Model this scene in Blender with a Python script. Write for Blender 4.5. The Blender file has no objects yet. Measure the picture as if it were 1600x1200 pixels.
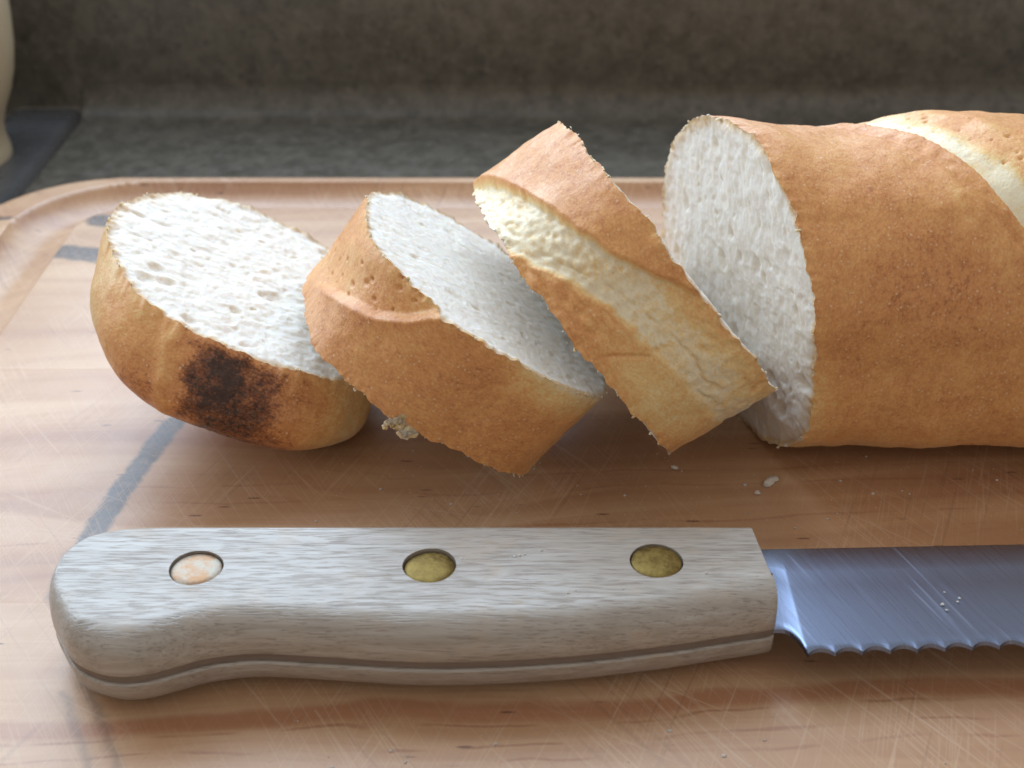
import bpy, bmesh, math, random
import numpy as np
from mathutils import Matrix, Vector

R = math.radians
CM = 0.01
sc = bpy.context.scene
col = sc.collection
rng = np.random.default_rng(7)
random.seed(7)

# ------------------------------------------------------------------ camera
PITCH = 31.1
cam_d = bpy.data.cameras.new('camera')
cam = bpy.data.objects.new('camera', cam_d)
col.objects.link(cam)
cam.location = (0, 0, 15.6 * CM)
cam.rotation_euler = (R(90 - PITCH), 0, 0)
cam_d.sensor_width = 36
cam_d.lens = 36 * 2060 / 1600
cam_d.clip_start = 0.005
cam_d.clip_end = 50
cam_d.dof.use_dof = True
cam_d.dof.focus_distance = 0.244
cam_d.dof.aperture_fstop = 24
sc.camera = cam

# ------------------------------------------------------------------ light: dim room, one bright window behind on the left
world = bpy.data.worlds.new('World')
sc.world = world
world.use_nodes = True
bg = world.node_tree.nodes['Background']
bg.inputs['Color'].default_value = (1.0, 0.965, 0.93, 1)
bg.inputs['Strength'].default_value = 0.56


def area(name, loc, target, w, h, power, color):
    l = bpy.data.lights.new(name, 'AREA')
    l.shape = 'RECTANGLE'
    l.size, l.size_y = w, h
    l.energy = power
    l.color = color
    o = bpy.data.objects.new(name, l)
    col.objects.link(o)
    o.location = loc
    o.rotation_euler = (Vector(target) - Vector(loc)).to_track_quat('-Z', 'Y').to_euler()
    return o


area('window_light', (-0.35, 0.54, 0.43), (-0.31, 0.0, 0.33), 0.96, 0.67, 11.0, (0.62, 0.80, 1.0))

sc.view_settings.view_transform = 'Standard'
sc.view_settings.look = 'None'
sc.view_settings.exposure = 0.0
sc.view_settings.gamma = 1.0
sc.render.engine = 'CYCLES'
sc.cycles.use_denoising = True
sc.cycles.max_bounces = 4
sc.cycles.diffuse_bounces = 3
sc.cycles.glossy_bounces = 2
sc.cycles.use_adaptive_sampling = True
sc.cycles.adaptive_threshold = 0.02


# ------------------------------------------------------------------ node helper
class NT:
    def __init__(self, name):
        self.mat = bpy.data.materials.new(name)
        self.mat.use_nodes = True
        self.t = self.mat.node_tree
        self.t.nodes.clear()
        self.out = self.t.nodes.new('ShaderNodeOutputMaterial')
        self.bsdf = self.t.nodes.new('ShaderNodeBsdfPrincipled')
        self.t.links.new(self.bsdf.outputs[0], self.out.inputs[0])

    def put(self, sock, v):
        if hasattr(v, 'is_output') or isinstance(v, bpy.types.NodeSocket):
            self.t.links.new(v, sock)
        else:
            sock.default_value = v

    def n(self, typ, ins=None, **props):
        nd = self.t.nodes.new('ShaderNode' + typ)
        for k, v in props.items():
            setattr(nd, k, v)
        for k, v in (ins or {}).items():
            self.put(nd.inputs[k], v)
        return nd

    def m(self, op, a, b=None, c=None, clamp=False):
        nd = self.t.nodes.new('ShaderNodeMath')
        nd.operation = op
        nd.use_clamp = clamp
        self.put(nd.inputs[0], a)
        if b is not None:
            self.put(nd.inputs[1], b)
        if c is not None:
            self.put(nd.inputs[2], c)
        return nd.outputs[0]

    def vm(self, op, a, b=None, out=0):
        nd = self.t.nodes.new('ShaderNodeVectorMath')
        nd.operation = op
        self.put(nd.inputs[0], a)
        if b is not None:
            if op == 'SCALE':
                self.put(nd.inputs['Scale'], b)
            else:
                self.put(nd.inputs[1], b)
        return nd.outputs[out]

    def coord_cm(self):
        return self.vm('SCALE', self.n('TexCoord').outputs['Object'], 100.0)

    def noise(self, vec, scale=1.0, detail=2.0, rough=0.5, dist=0.0):
        return self.n('TexNoise', {'Vector': vec, 'Scale': scale, 'Detail': detail, 'Roughness': rough,
                                   'Distortion': dist}).outputs['Fac']

    def mapping(self, vec, loc=(0, 0, 0), rot=(0, 0, 0), scale=(1, 1, 1)):
        return self.n('Mapping', {'Vector': vec, 'Location': loc, 'Rotation': rot, 'Scale': scale}).outputs[0]

    def step(self, v, lo, hi, a=0.0, b=1.0):
        nd = self.n('MapRange', {'Value': v, 'From Min': lo, 'From Max': hi, 'To Min': a, 'To Max': b})
        nd.interpolation_type = 'SMOOTHSTEP'
        return nd.outputs[0]

    def ramp(self, f, stops):
        nd = self.n('ValToRGB', {'Fac': f})
        cr = nd.color_ramp
        while len(cr.elements) < len(stops):
            cr.elements.new(0.5)
        for e, (p, c) in zip(cr.elements, stops):
            e.position = p
            e.color = (*c, 1)
        return nd.outputs[0]

    def mix(self, f, a, b, mode='MIX'):
        nd = self.t.nodes.new('ShaderNodeMix')
        nd.data_type = 'RGBA'
        nd.blend_type = mode
        self.put(nd.inputs[0], f)
        for i, v in ((6, a), (7, b)):
            if isinstance(v, tuple):
                v = (*v, 1) if len(v) == 3 else v
            self.put(nd.inputs[i], v)
        return nd.outputs[2]

    def attr(self, name):
        return self.n('Attribute', attribute_name=name).outputs['Fac']

    def bump(self, h, strength, dist, normal=None):
        ins = {'Height': h, 'Strength': strength, 'Distance': dist}
        if normal is not None:
            ins['Normal'] = normal
        return self.n('Bump', ins).outputs[0]

    def set(self, **kw):
        for k, v in kw.items():
            k = k.replace('_', ' ')
            if isinstance(v, tuple) and len(v) == 3 and 'Color' in k:
                v = (*v, 1)
            self.put(self.bsdf.inputs[k], v)
        return self.mat


# ------------------------------------------------------------------ numpy noise
_perm = np.random.default_rng(3).permutation(256)
_perm = np.concatenate([_perm, _perm, _perm])
_g = np.random.default_rng(4).normal(size=(256, 3))
_g /= np.linalg.norm(_g, axis=1)[:, None]


def perlin(p):
    p = np.asarray(p, float)
    i = np.floor(p).astype(int)
    f = p - i
    u = f * f * f * (f * (f * 6 - 15) + 10)
    i &= 255
    r = 0
    for dx in (0, 1):
        for dy in (0, 1):
            for dz in (0, 1):
                h = _perm[_perm[_perm[i[..., 0] + dx] + i[..., 1] + dy] + i[..., 2] + dz]
                g = _g[h]
                d = g[..., 0] * (f[..., 0] - dx) + g[..., 1] * (f[..., 1] - dy) + g[..., 2] * (f[..., 2] - dz)
                wx = u[..., 0] if dx else 1 - u[..., 0]
                wy = u[..., 1] if dy else 1 - u[..., 1]
                wz = u[..., 2] if dz else 1 - u[..., 2]
                r = r + d * wx * wy * wz
    return r * 1.5


def fbm(p, o=3):
    r, a = 0, 1.0
    for k in range(o):
        r = r + a * perlin(np.asarray(p) * 2.0 ** k + 17.3 * k)
        a *= 0.5
    return r


def hash2(i, j, s):
    h = np.sin(i * 127.1 + j * 311.7 + s * 74.7) * 43758.5453
    return h - np.floor(h)


def pits(x, y, scale, rmin, rmax, prob, seed):
    """0..1 depth field of scattered round pits, radii in cm"""
    X, Y = x * scale, y * scale
    ci, cj = np.floor(X), np.floor(Y)
    out = np.zeros_like(X)
    for di in (-1, 0, 1):
        for dj in (-1, 0, 1):
            i, j = ci + di, cj + dj
            cx = i + hash2(i, j, seed)
            cy = j + hash2(i, j, seed + 1)
            rr = (rmin + (rmax - rmin) * hash2(i, j, seed + 2) ** 1.5) * scale
            on = hash2(i, j, seed + 3) < prob
            d = np.hypot(X - cx, Y - cy) / rr
            out = np.maximum(out, np.where(on, np.clip(1 - d * d, 0, 1), 0))
    return out


def sst(x, a, b):
    t = np.clip((x - a) / (b - a), 0, 1)
    return t * t * (3 - 2 * t)


def polydist(x, y, pts):
    """unsigned distance to a polyline and the sign of the side"""
    best = np.full(np.shape(x), 1e9)
    side = np.zeros(np.shape(x))
    for (x0, y0), (x1, y1) in zip(pts[:-1], pts[1:]):
        dx, dy = x1 - x0, y1 - y0
        t = np.clip(((x - x0) * dx + (y - y0) * dy) / (dx * dx + dy * dy), 0, 1)
        ex, ey = x - x0 - t * dx, y - y0 - t * dy
        d = np.hypot(ex, ey)
        s = np.sign(dx * ey - dy * ex)
        m = d < best
        best = np.where(m, d, best)
        side = np.where(m, s, side)
    return best, side


# ------------------------------------------------------------------ mesh helpers
def mesh_obj(name, verts, faces, mat, parent=None, smooth=True, attrs=None, sharp=None):
    me = bpy.data.meshes.new(name)
    v = np.asarray(verts, float) * CM
    me.from_pydata(v.tolist(), [], faces if isinstance(faces, list) else faces.tolist())
    me.update()
    if smooth:
        me.polygons.foreach_set('use_smooth', np.ones(len(me.polygons), bool))
        if sharp:
            me.set_sharp_from_angle(angle=R(sharp))
    for k, a in (attrs or {}).items():
        at = me.attributes.new(k, 'FLOAT', 'POINT')
        at.data.foreach_set('value', np.asarray(a, np.float32).ravel())
    if mat:
        me.materials.append(mat)
    o = bpy.data.objects.new(name, me)
    col.objects.link(o)
    if parent:
        o.parent = parent
    return o


def tag(o, label=None, cat=None, group=None, kind=None):
    for k, v in (('label', label), ('category', cat), ('group', group), ('kind', kind)):
        if v:
            o[k] = v
    return o


def empty(name, loc_cm=(0, 0, 0), rot=None):
    o = bpy.data.objects.new(name, None)
    o.empty_display_size = 0.01
    col.objects.link(o)
    m = Matrix.Translation(Vector(loc_cm) * CM)
    if rot is not None:
        m = m @ Matrix([list(r) for r in rot]).to_4x4()
    o.matrix_world = m
    return o


def grid_faces(m, n, closed=False, flip=False):
    i = np.arange(m - 1)[:, None]
    j = np.arange(n if closed else n - 1)[None, :]
    j2 = (j + 1) % n
    f = np.stack(np.broadcast_arrays(i * n + j, (i + 1) * n + j, (i + 1) * n + j2, i * n + j2), -1).reshape(-1, 4)
    return f[:, ::-1] if flip else f


# ================================================================== MATERIALS
def mat_wood_board():
    t = NT('maple_board')
    P = t.coord_cm()
    sep = t.n('SeparateXYZ', {0: P})
    X, Y = sep.outputs[0], sep.outputs[1]
    tone = t.attr('tone')
    # grain runs along X, turned a few degrees
    g = t.mapping(P, rot=(0, 0, R(-3.4)))
    off = t.n('CombineXYZ', {0: t.m('MULTIPLY', tone, 31.0), 1: t.m('MULTIPLY', tone, 7.0), 2: 0.0}).outputs[0]
    gs = t.vm('ADD', g, off)
    warp = t.noise(t.mapping(gs, scale=(0.10, 0.35, 1)), 1.0, 2.0)
    wv = t.n('CombineXYZ', {0: 0.0, 1: t.m('MULTIPLY', warp, 2.6), 2: 0.0}).outputs[0]
    gw = t.vm('ADD', gs, wv)
    broad = t.noise(t.mapping(gw, scale=(0.05, 0.75, 1)), 1.0, 3.0, 0.55)
    fine = t.noise(t.mapping(gw, scale=(0.55, 13.0, 1)), 1.0, 3.0, 0.6)
    pores = t.noise(t.mapping(gw, scale=(1.3, 34.0, 1)), 1.0, 1.0, 0.5)
    c = t.ramp(broad, [(0.30, (0.33, 0.145, 0.072)), (0.45, (0.43, 0.225, 0.113)), (0.56, (0.50, 0.285, 0.152)),
                       (0.70, (0.58, 0.365, 0.21))])
    c = t.mix(t.step(fine, 0.48, 0.75, 0, 0.32), c, (0.38, 0.175, 0.085))
    c = t.mix(t.step(pores, 0.70, 0.78, 0, 0.3), c, (0.22, 0.085, 0.045))
    # stave-to-stave tone
    c = t.mix(t.m('MULTIPLY', tone, 0.35), c, (0.60, 0.40, 0.24))
    # red heartwood streak near the front edge
    yy = t.m('SUBTRACT', Y, t.m('MULTIPLY', t.m('ADD', X, 7.2), 0.062))
    wig = t.m('MULTIPLY', t.m('SUBTRACT', t.noise(t.mapping(P, scale=(0.25, 0.5, 1)), 1.0, 4.0), 0.5), 0.9)
    yw = t.m('ADD', yy, wig)
    red = t.m('MULTIPLY', t.step(yw, 14.85, 15.1), t.step(yw, 15.32, 15.50, 1, 0))
    c = t.mix(t.m('MULTIPLY', red, 0.62), c, (0.34, 0.12, 0.05))
    for yl, st in ((14.88, 0.55), (14.42, 0.5), (14.05, 0.4), (20.05, 0.35), (21.2, 0.3), (21.75, 0.35)):
        ln = t.step(t.m('ABSOLUTE', t.m('SUBTRACT', yw, yl)), 0.012, 0.05, 1, 0)
        br = t.step(t.noise(t.mapping(P, loc=(yl, 0, 0), scale=(0.6, 0.6, 1)), 1.0, 2.0), 0.42, 0.58)
        c = t.mix(t.m('MULTIPLY', t.m('MULTIPLY', ln, br), st), c, (0.27, 0.09, 0.04))
    # small dark flecks
    fl = t.n('TexVoronoi', {'Vector': t.mapping(P, scale=(0.55, 2.6, 1)), 'Scale': 1.0, 'Randomness': 1.0})
    c = t.mix(t.step(fl.outputs['Distance'], 0.045, 0.10, 0.75, 0), c, (0.13, 0.045, 0.028))

    # scorch marks left by hot pans
    def seg(x0, y0, x1, y1, w, soft):
        dx, dy = x1 - x0, y1 - y0
        L2 = dx * dx + dy * dy
        tt = t.m('ADD', t.m('MULTIPLY', t.m('SUBTRACT', Xw, x0), dx / L2),
                 t.m('MULTIPLY', t.m('SUBTRACT', Yw, y0), dy / L2), clamp=True)
        ex = t.m('SUBTRACT', t.m('SUBTRACT', Xw, x0), t.m('MULTIPLY', tt, dx))
        ey = t.m('SUBTRACT', t.m('SUBTRACT', Yw, y0), t.m('MULTIPLY', tt, dy))
        d = t.m('SQRT', t.m('ADD', t.m('MULTIPLY', ex, ex), t.m('MULTIPLY', ey, ey)))
        return t.step(d, w - soft, w + soft, 1, 0)

    jit = t.n('TexNoise', {'Vector': P, 'Scale': 2.2, 'Detail': 4.0, 'Roughness': 0.65}).outputs['Color']
    Pj = t.vm('ADD', P, t.vm('SCALE', t.vm('SUBTRACT', jit, (0.5, 0.5, 0.5)), 0.28))
    sj = t.n('SeparateXYZ', {0: Pj})
    Xw, Yw = sj.outputs[0], sj.outputs[1]
    burn = None
    for s in ((-6.6, 26.2, -7.45, 24.0, 0.25, 0.08), (-7.45, 24.0, -7.9, 21.6, 0.25, 0.08),
              (-7.9, 21.6, -8.15, 19.6, 0.24, 0.09), (-8.15, 19.6, -8.1, 18.4, 0.28, 0.12),
              (-12.25, 32.9, -9.8, 32.25, 0.42, 0.10), (-11.9, 35.0, -10.6, 34.6, 0.38, 0.12),
              (-15.6, 34.9, -14.62, 35.15, 0.13, 0.07)):
        k = seg(*s)
        burn = k if burn is None else t.m('MAXIMUM', burn, k)
    burn = t.m('MULTIPLY', burn, 0.9)
    for s in ((-7.15, 16.3, -6.62, 15.4, 0.10, 0.10), (-6.62, 15.4, -6.0, 14.2, 0.07, 0.12),
              (-7.4, 16.0, -6.5, 14.3, 0.05, 0.10)):
        burn = t.m('MAXIMUM', burn, t.m('MULTIPLY', seg(*s), 0.42))
    mott = t.noise(P, 5.0, 4.0, 0.7)
    burn = t.m('MULTIPLY', burn, t.step(mott, 0.25, 0.6, 0.72, 1.0))
    c = t.mix(burn, c, (0.040, 0.032, 0.033))

    # knife scratches: thin pale lines in a few directions, some filled with dirt
    scr = None
    dark = None
    for ang, sx, sy, th, k in ((66, 0.22, 11, 0.665, .8), (-52, 0.12, 11, 0.675, .9), (-30, 0.15, 10, 0.70, .8), (-61, 0.42, 26, 0.60, .6), (72, 0.5, 24, 0.62, .5)):
        mp = t.mapping(P, loc=(ang * 0.37, ang * 0.11, 0), rot=(0, 0, R(-ang)), scale=(1, 1, 1))
        mp = t.mapping(mp, scale=(sx, sy, 1))
        nz = t.noise(mp, 1.0, 1.0, 0.4)
        v = t.m('MULTIPLY', t.step(nz, th, th + 0.045), k)
        scr = v if scr is None else t.m('MAXIMUM', scr, v)
        if ang in (66, -52):
            v2 = t.step(nz, 1 - th - 0.03, 1 - th + 0.005, 1, 0)
            dark = v2 if dark is None else t.m('MAXIMUM', dark, v2)
    Xw, Yw = X, Y
    for s in ((-8.9, 23.9, -6.9, 22.5), (-8.9, 21.9, -5.9, 20.4), (-9.3, 20.5, -5.2, 19.0), (-6.7, 24.0, -4.5, 20.2), (-4.8, 22.9, -2.6, 19.4),
              (-3.9, 21.6, 0.2, 20.6), (-1.2, 19.2, 0.6, 22.4), (6.0, 22.4, 7.3, 19.4), (6.3, 21.2, 8.5, 19.3), (9.3, 20.9, 9.9, 23.1),
              (8.6, 19.2, 9.3, 21.1), (-3.2, 15.6, -2.3, 14.2), (2.2, 16.0, 3.4, 14.2), (4.4, 15.6, 5.3, 14.2), (0.3, 15.6, 1.4, 14.2),
              (6.6, 16.1, 8.2, 14.6), (-5.4, 15.2, -4.8, 14.2), (-9.2, 16.8, -8.2, 14.2), (2.6, 23.0, 3.6, 20.0)):
        scr = t.m('MAXIMUM', scr, t.m('MULTIPLY', seg(*s, 0.012, 0.016), 0.85))
    for s in ((-10.5, 22.6, -8.6, 24.9), (-11.2, 22.5, -9.3, 20.6), (-9.4, 25.0, -8.2, 23.2)):
        dark = t.m('MAXIMUM', dark, t.m('MULTIPLY', seg(*s, 0.012, 0.02), 0.9))
    patch = t.step(t.noise(P, 0.35, 3.0), 0.36, 0.62)
    scr = t.m('MULTIPLY', scr, t.m('ADD', t.m('MULTIPLY', patch, 0.7), 0.3))
    c = t.mix(t.m('MULTIPLY', scr, 0.34), c, (0.76, 0.60, 0.45))
    c = t.mix(t.m('MULTIPLY', t.m('MULTIPLY', dark, patch), 0.22), c, (0.16, 0.09, 0.06))
    h = t.m('ADD', t.m('MULTIPLY', t.noise(t.mapping(P, scale=(0.5, 9.0, 1)), 1.0, 1.0), 0.5), t.m('MULTIPLY', t.noise(P, 1.2, 2.0), 1.2))
    rough = t.m('ADD', t.m('MULTIPLY', t.noise(P, 1.5, 4.0), 0.2), 0.34)
    rough = t.m('ADD', rough, t.m('MULTIPLY', scr, 0.15))
    return t.set(Base_Color=c, Roughness=rough, Specular_IOR_Level=0.5, Normal=t.bump(h, 0.3, 0.0004), Coat_Weight=0.42, Coat_Roughness=0.36)


def mat_granite(name, shift):
    t = NT(name)
    P = t.vm('ADD', t.coord_cm(), (shift, shift * 2, 0))
    a = t.noise(P, 1.3, 5.0, 0.72)
    b = t.noise(P, 2.4, 3.0, 0.6)
    v = t.n('TexVoronoi', {'Vector': P, 'Scale': 1.5}).outputs['Distance']
    c = t.ramp(a, [(0.30, (0.068, 0.062, 0.046)), (0.46, (0.102, 0.091, 0.072)), (0.60, (0.14, 0.125, 0.10)),
                   (0.75, (0.138, 0.127, 0.096))])
    c = t.mix(t.step(b, 0.56, 0.68, 0, 0.5), c, (0.185, 0.165, 0.14))
    c = t.mix(t.step(v, 0.08, 0.28, 0.42, 0), c, (0.045, 0.042, 0.036))
    return t.set(Base_Color=c, Roughness=t.step(b, 0.3, 0.7, 0.34, 0.48), Specular_IOR_Level=0.5,
                 Normal=t.bump(a, 0.15, 0.0005))


def mat_stove():
    t = NT('dark_enamel')
    P = t.coord_cm()
    n = t.noise(P, 0.8, 3.0)
    return t.set(Base_Color=t.mix(n, (0.07, 0.07, 0.073), (0.11, 0.108, 0.108)), Roughness=t.step(n, 0.3, 0.7, 0.22, 0.36),
                 Specular_IOR_Level=0.5)


def mat_panel():
    t = NT('dark_matte_panel')
    n = t.noise(t.coord_cm(), 1.2, 4.0, 0.65)
    return t.set(Base_Color=t.mix(t.step(n, 0.3, 0.7), (0.028, 0.026, 0.018), (0.075, 0.062, 0.048)), Roughness=0.7, Specular_IOR_Level=0.2)


def mat_ceramic():
    t = NT('cream_glaze')
    P = t.coord_cm()
    n = t.noise(P, 0.6, 4.0)
    return t.set(Base_Color=t.mix(n, (0.50, 0.40, 0.26), (0.62, 0.52, 0.36)), Roughness=0.35)


def mat_handle():
    t = NT('weathered_handle_wood')
    P = t.coord_cm()
    w = t.noise(t.mapping(P, scale=(0.25, 0.9, 0.9)), 1.0, 2.0)
    Pw = t.vm('ADD', P, t.n('CombineXYZ', {0: 0.0, 1: t.m('MULTIPLY', w, 0.2), 2: t.m('MULTIPLY', w, 0.12)}).outputs[0])
    a = t.noise(t.mapping(Pw, scale=(0.4, 9.0, 9.0)), 1.0, 4.0, 0.6)
    b = t.noise(t.mapping(Pw, scale=(1.9, 34.0, 34.0)), 1.0, 2.0, 0.5)
    d = t.noise(t.mapping(Pw, scale=(2.6, 46.0, 46.0)), 1.0, 1.0, 0.5)
    c = t.ramp(a, [(0.30, (0.285, 0.235, 0.185)), (0.50, (0.35, 0.30, 0.25)), (0.70, (0.41, 0.365, 0.315))])
    c = t.mix(t.step(b, 0.56, 0.70, 0, 0.60), c, (0.17, 0.125, 0.10))
    c = t.mix(t.step(d, 0.62, 0.72, 0, 0.45), c, (0.12, 0.085, 0.07))
    c = t.mix(t.step(t.noise(P, 1.4, 4.0), 0.52, 0.72, 0, 0.35), c, (0.40, 0.29, 0.19))
    h = t.m('SUBTRACT', t.m('MULTIPLY', a, 0.6), t.m('MULTIPLY', t.step(b, 0.5, 0.72), 0.7))
    return t.set(Base_Color=c, Roughness=t.step(a, 0.3, 0.7, 0.42, 0.33), Specular_IOR_Level=0.75, Coat_Weight=0.15, Coat_Roughness=0.42,
                 Normal=t.bump(h, 0.35, 0.0004))


def mat_steel():
    t = NT('brushed_blade_steel')
    P = t.coord_cm()
    br = t.mapping(t.mapping(P, rot=(0, 0, R(68))), scale=(0.45, 34, 1))
    s = t.noise(br, 1.0, 3.0, 0.6)
    s2 = t.noise(t.mapping(br, scale=(0.6, 0.22, 1)), 1.0, 2.0, 0.5)
    c = t.mix(t.step(s, 0.35, 0.7), (0.20, 0.245, 0.36), (0.225, 0.27, 0.385))
    c = t.mix(t.step(s2, 0.64, 0.74, 0, 0.22), c, (0.55, 0.57, 0.63))
    rough = t.m('ADD', t.step(s, 0.3, 0.7, 0.27, 0.30), t.step(s2, 0.6, 0.7, 0, 0.1))
    return t.set(Base_Color=c, Metallic=1.0, Roughness=rough)


def mat_tang():
    t = NT('dull_tang_steel')
    n = t.noise(t.mapping(t.coord_cm(), scale=(1, 8, 8)), 1.0, 4.0)
    return t.set(Base_Color=t.mix(n, (0.16, 0.12, 0.095), (0.28, 0.225, 0.185)), Metallic=0.5, Roughness=0.6)


def mat_brass(name, c0, c1):
    t = NT(name)
    P = t.coord_cm()
    n = t.noise(P, 4.0, 5.0, 0.7)
    return t.set(Base_Color=t.mix(t.step(n, 0.35, 0.65), c0, c1), Metallic=0.8, Roughness=t.step(n, 0.3, 0.7, 0.45, 0.62),
                 Normal=t.bump(t.noise(P, 14.0, 3.0), 0.25, 0.0003))


def mat_crust():
    t = NT('baked_crust')
    P = t.vm('ADD', t.coord_cm(), (37.31, 11.93, 23.17))
    bake = t.attr('bake')
    n0 = t.noise(P, 0.42, 3.0, 0.55)
    n1 = t.noise(t.vm('ADD', P, (5.7, 31.1, 8.3)), 1.3, 4.0, 0.6)
    n2 = t.noise(t.mapping(P, scale=(1.35, 1, 1)), 5.0, 4.0, 0.65)
    n3 = t.noise(t.mapping(P, scale=(1.35, 1, 1)), 15.0, 3.0, 0.65)
    f = t.m('ADD', bake, t.m('MULTIPLY', t.m('SUBTRACT', n1, 0.5), 0.30))
    f = t.m('ADD', f, t.m('MULTIPLY', t.m('SUBTRACT', n0, 0.5), 0.24))
    f = t.m('ADD', f, t.m('MULTIPLY', t.m('SUBTRACT', n2, 0.5), 0.42))
    f = t.m('ADD', f, t.m('MULTIPLY', t.m('SUBTRACT', n3, 0.5), 0.55), clamp=True)
    f = t.m('MINIMUM', f, t.m('MAXIMUM', 0.70, t.m('ADD', bake, 0.16)))
    c = t.ramp(f, [(0.0, (0.82, 0.71, 0.50)), (0.22, (0.80, 0.55, 0.235)), (0.45, (0.74, 0.365, 0.125)),
                   (0.66, (0.60, 0.245, 0.082)), (0.84, (0.24, 0.080, 0.028)), (1.0, (0.055, 0.024, 0.014))])
    # pale floury specks
    v = t.n('TexVoronoi', {'Vector': P, 'Scale': 8.5, 'Randomness': 1.0})
    sp = t.m('MULTIPLY', t.step(v.outputs['Distance'], 0.08, 0.30, 1, 0), t.step(n2, 0.40, 0.62))
    c = t.mix(t.m('MULTIPLY', sp, t.step(bake, 0.7, 0.85, 0.65, 0.10)), c, (0.82, 0.60, 0.36))
    h = t.m('ADD', t.m('MULTIPLY', n2, 0.45), t.m('MULTIPLY', n3, 0.6))
    rough = t.step(n1, 0.35, 0.65, 0.36, 0.56)
    return t.set(Base_Color=c, Roughness=rough, Specular_IOR_Level=0.42, Normal=t.bump(h, 0.34, 0.0007),
                 Sheen_Weight=0.05, Sheen_Roughness=0.5, Subsurface_Weight=0.08, Subsurface_Radius=(0.0030, 0.0014, 0.0006), Subsurface_Scale=1.0)


def mat_crumb():
    t = NT('white_crumb')
    P = t.coord_cm()
    rim = t.attr('rim')
    pit = t.attr('pit')
    n1 = t.noise(P, 1.5, 4.0, 0.6)
    n2 = t.noise(P, 13.0, 4.0, 0.7)
    v = t.n('TexVoronoi', {'Vector': t.vm('ADD', P, t.vm('SCALE', t.n('TexNoise', {'Vector': P, 'Scale': 6.0}).outputs['Color'], 0.12)),
                           'Scale': 9.0}).outputs['Distance']
    c = t.mix(n1, (0.765, 0.69, 0.60), (0.80, 0.74, 0.665))
    c = t.mix(t.m('MULTIPLY', pit, 0.3), c, (0.76, 0.65, 0.47))
    c = t.mix(t.m('MULTIPLY', rim, t.step(n2, 0.25, 0.65, 0.35, 1.0)), c, (0.66, 0.40, 0.16))
    h = t.m('ADD', t.m('MULTIPLY', n2, 0.9), t.m('MULTIPLY', v, 0.55))
    return t.set(Base_Color=c, Roughness=0.62, Specular_IOR_Level=0.35, Normal=t.bump(h, 0.30, 0.0006),
                 Subsurface_Weight=0.6, Subsurface_Radius=(0.0040, 0.0030, 0.0020), Subsurface_Scale=1.0)


M_board = mat_wood_board()
M_counter = mat_granite('speckled_laminate', 0)
M_stove = mat_stove()
M_panel = mat_panel()
M_ceramic = mat_ceramic()
M_handle = mat_handle()
M_steel = mat_steel()
M_tang = mat_tang()
M_brass = mat_brass('tarnished_brass', (0.14, 0.09, 0.022), (0.27, 0.19, 0.055))
M_brass_worn = mat_brass('worn_bright_brass', (0.30, 0.17, 0.09), (0.38, 0.34, 0.28))
M_crust = mat_crust()
M_crumb = mat_crumb()

# ================================================================== SETTING
CT = -2.0   # counter height, board top is z = 0
WALLY = 49.6


def make_counter():
    xs = [-16.6, 70.0]
    prof = [(-25.0, CT - 3.5), (-25.0, CT - 0.4), (-24.6, CT)]
    prof += [(y, CT) for y in (0, 20, 40)]
    prof += [(WALLY - 1.2 + 1.2 * math.sin(a), CT + 1.2 - 1.2 * math.cos(a)) for a in np.linspace(0, math.pi / 2, 9)[:-1]]
    k = len(prof)
    cv = [(x, y, z) for (y, z) in prof + [(WALLY, CT + 1.2)] for x in xs]
    o = mesh_obj('countertop', cv, grid_faces(k + 1, 2), M_counter, sharp=50)
    tag(o, 'dark speckled stone-look countertop under the cutting board', None, None, 'structure')
    xs = [-75.0, 70.0]
    sv = [(x, y, z) for (y, z) in ((WALLY, CT - 4), (WALLY, CT + 1.2), (WALLY, 8.6), (WALLY + 0.4, 9.0), (WALLY + 2.0, 9.0), (WALLY + 2.0, CT - 3)) for x in xs]
    o = mesh_obj('backsplash', sv, grid_faces(6, 2), M_counter, sharp=50)
    tag(o, 'dark speckled backsplash rising behind the counter', None, None, 'structure')


make_counter()


def make_stove():
    root = empty('stove', (-40, 20, CT - 6))
    off = -root.location
    x1, x0 = -16.75, -75.0
    prof = [(x1, CT - 6), (x1, CT - 0.25)]
    prof += [(x1 - 0.35 + 0.35 * math.cos(a), CT - 0.1 + 0.35 * math.sin(a)) for a in np.linspace(0, math.pi / 2, 6)]
    prof += [(x1 - 2.2, CT + 0.25), (x1 - 2.6, CT + 0.18), (x1 - 2.9, CT - 0.05), (x1 - 3.3, CT - 0.15), (x0, CT - 0.15), (x0, CT - 6)]
    v = [(x, y, z) for (x, z) in prof for y in (-20.0, WALLY - 0.1)]
    o = mesh_obj('cooktop', v, grid_faces(len(prof), 2), M_stove, root, sharp=40)
    o.location = off
    tag(root, 'dark glossy stove top beside the counter in the far left corner', 'stove')


make_stove()


def lathe(prof, n=64):
    a = np.linspace(0, 2 * math.pi, n, endpoint=False)
    v = np.array([[(r * math.cos(t), r * math.sin(t), z) for t in a] for r, z in prof]).reshape(-1, 3)
    return v, grid_faces(len(prof), n, True, flip=True)


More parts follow.
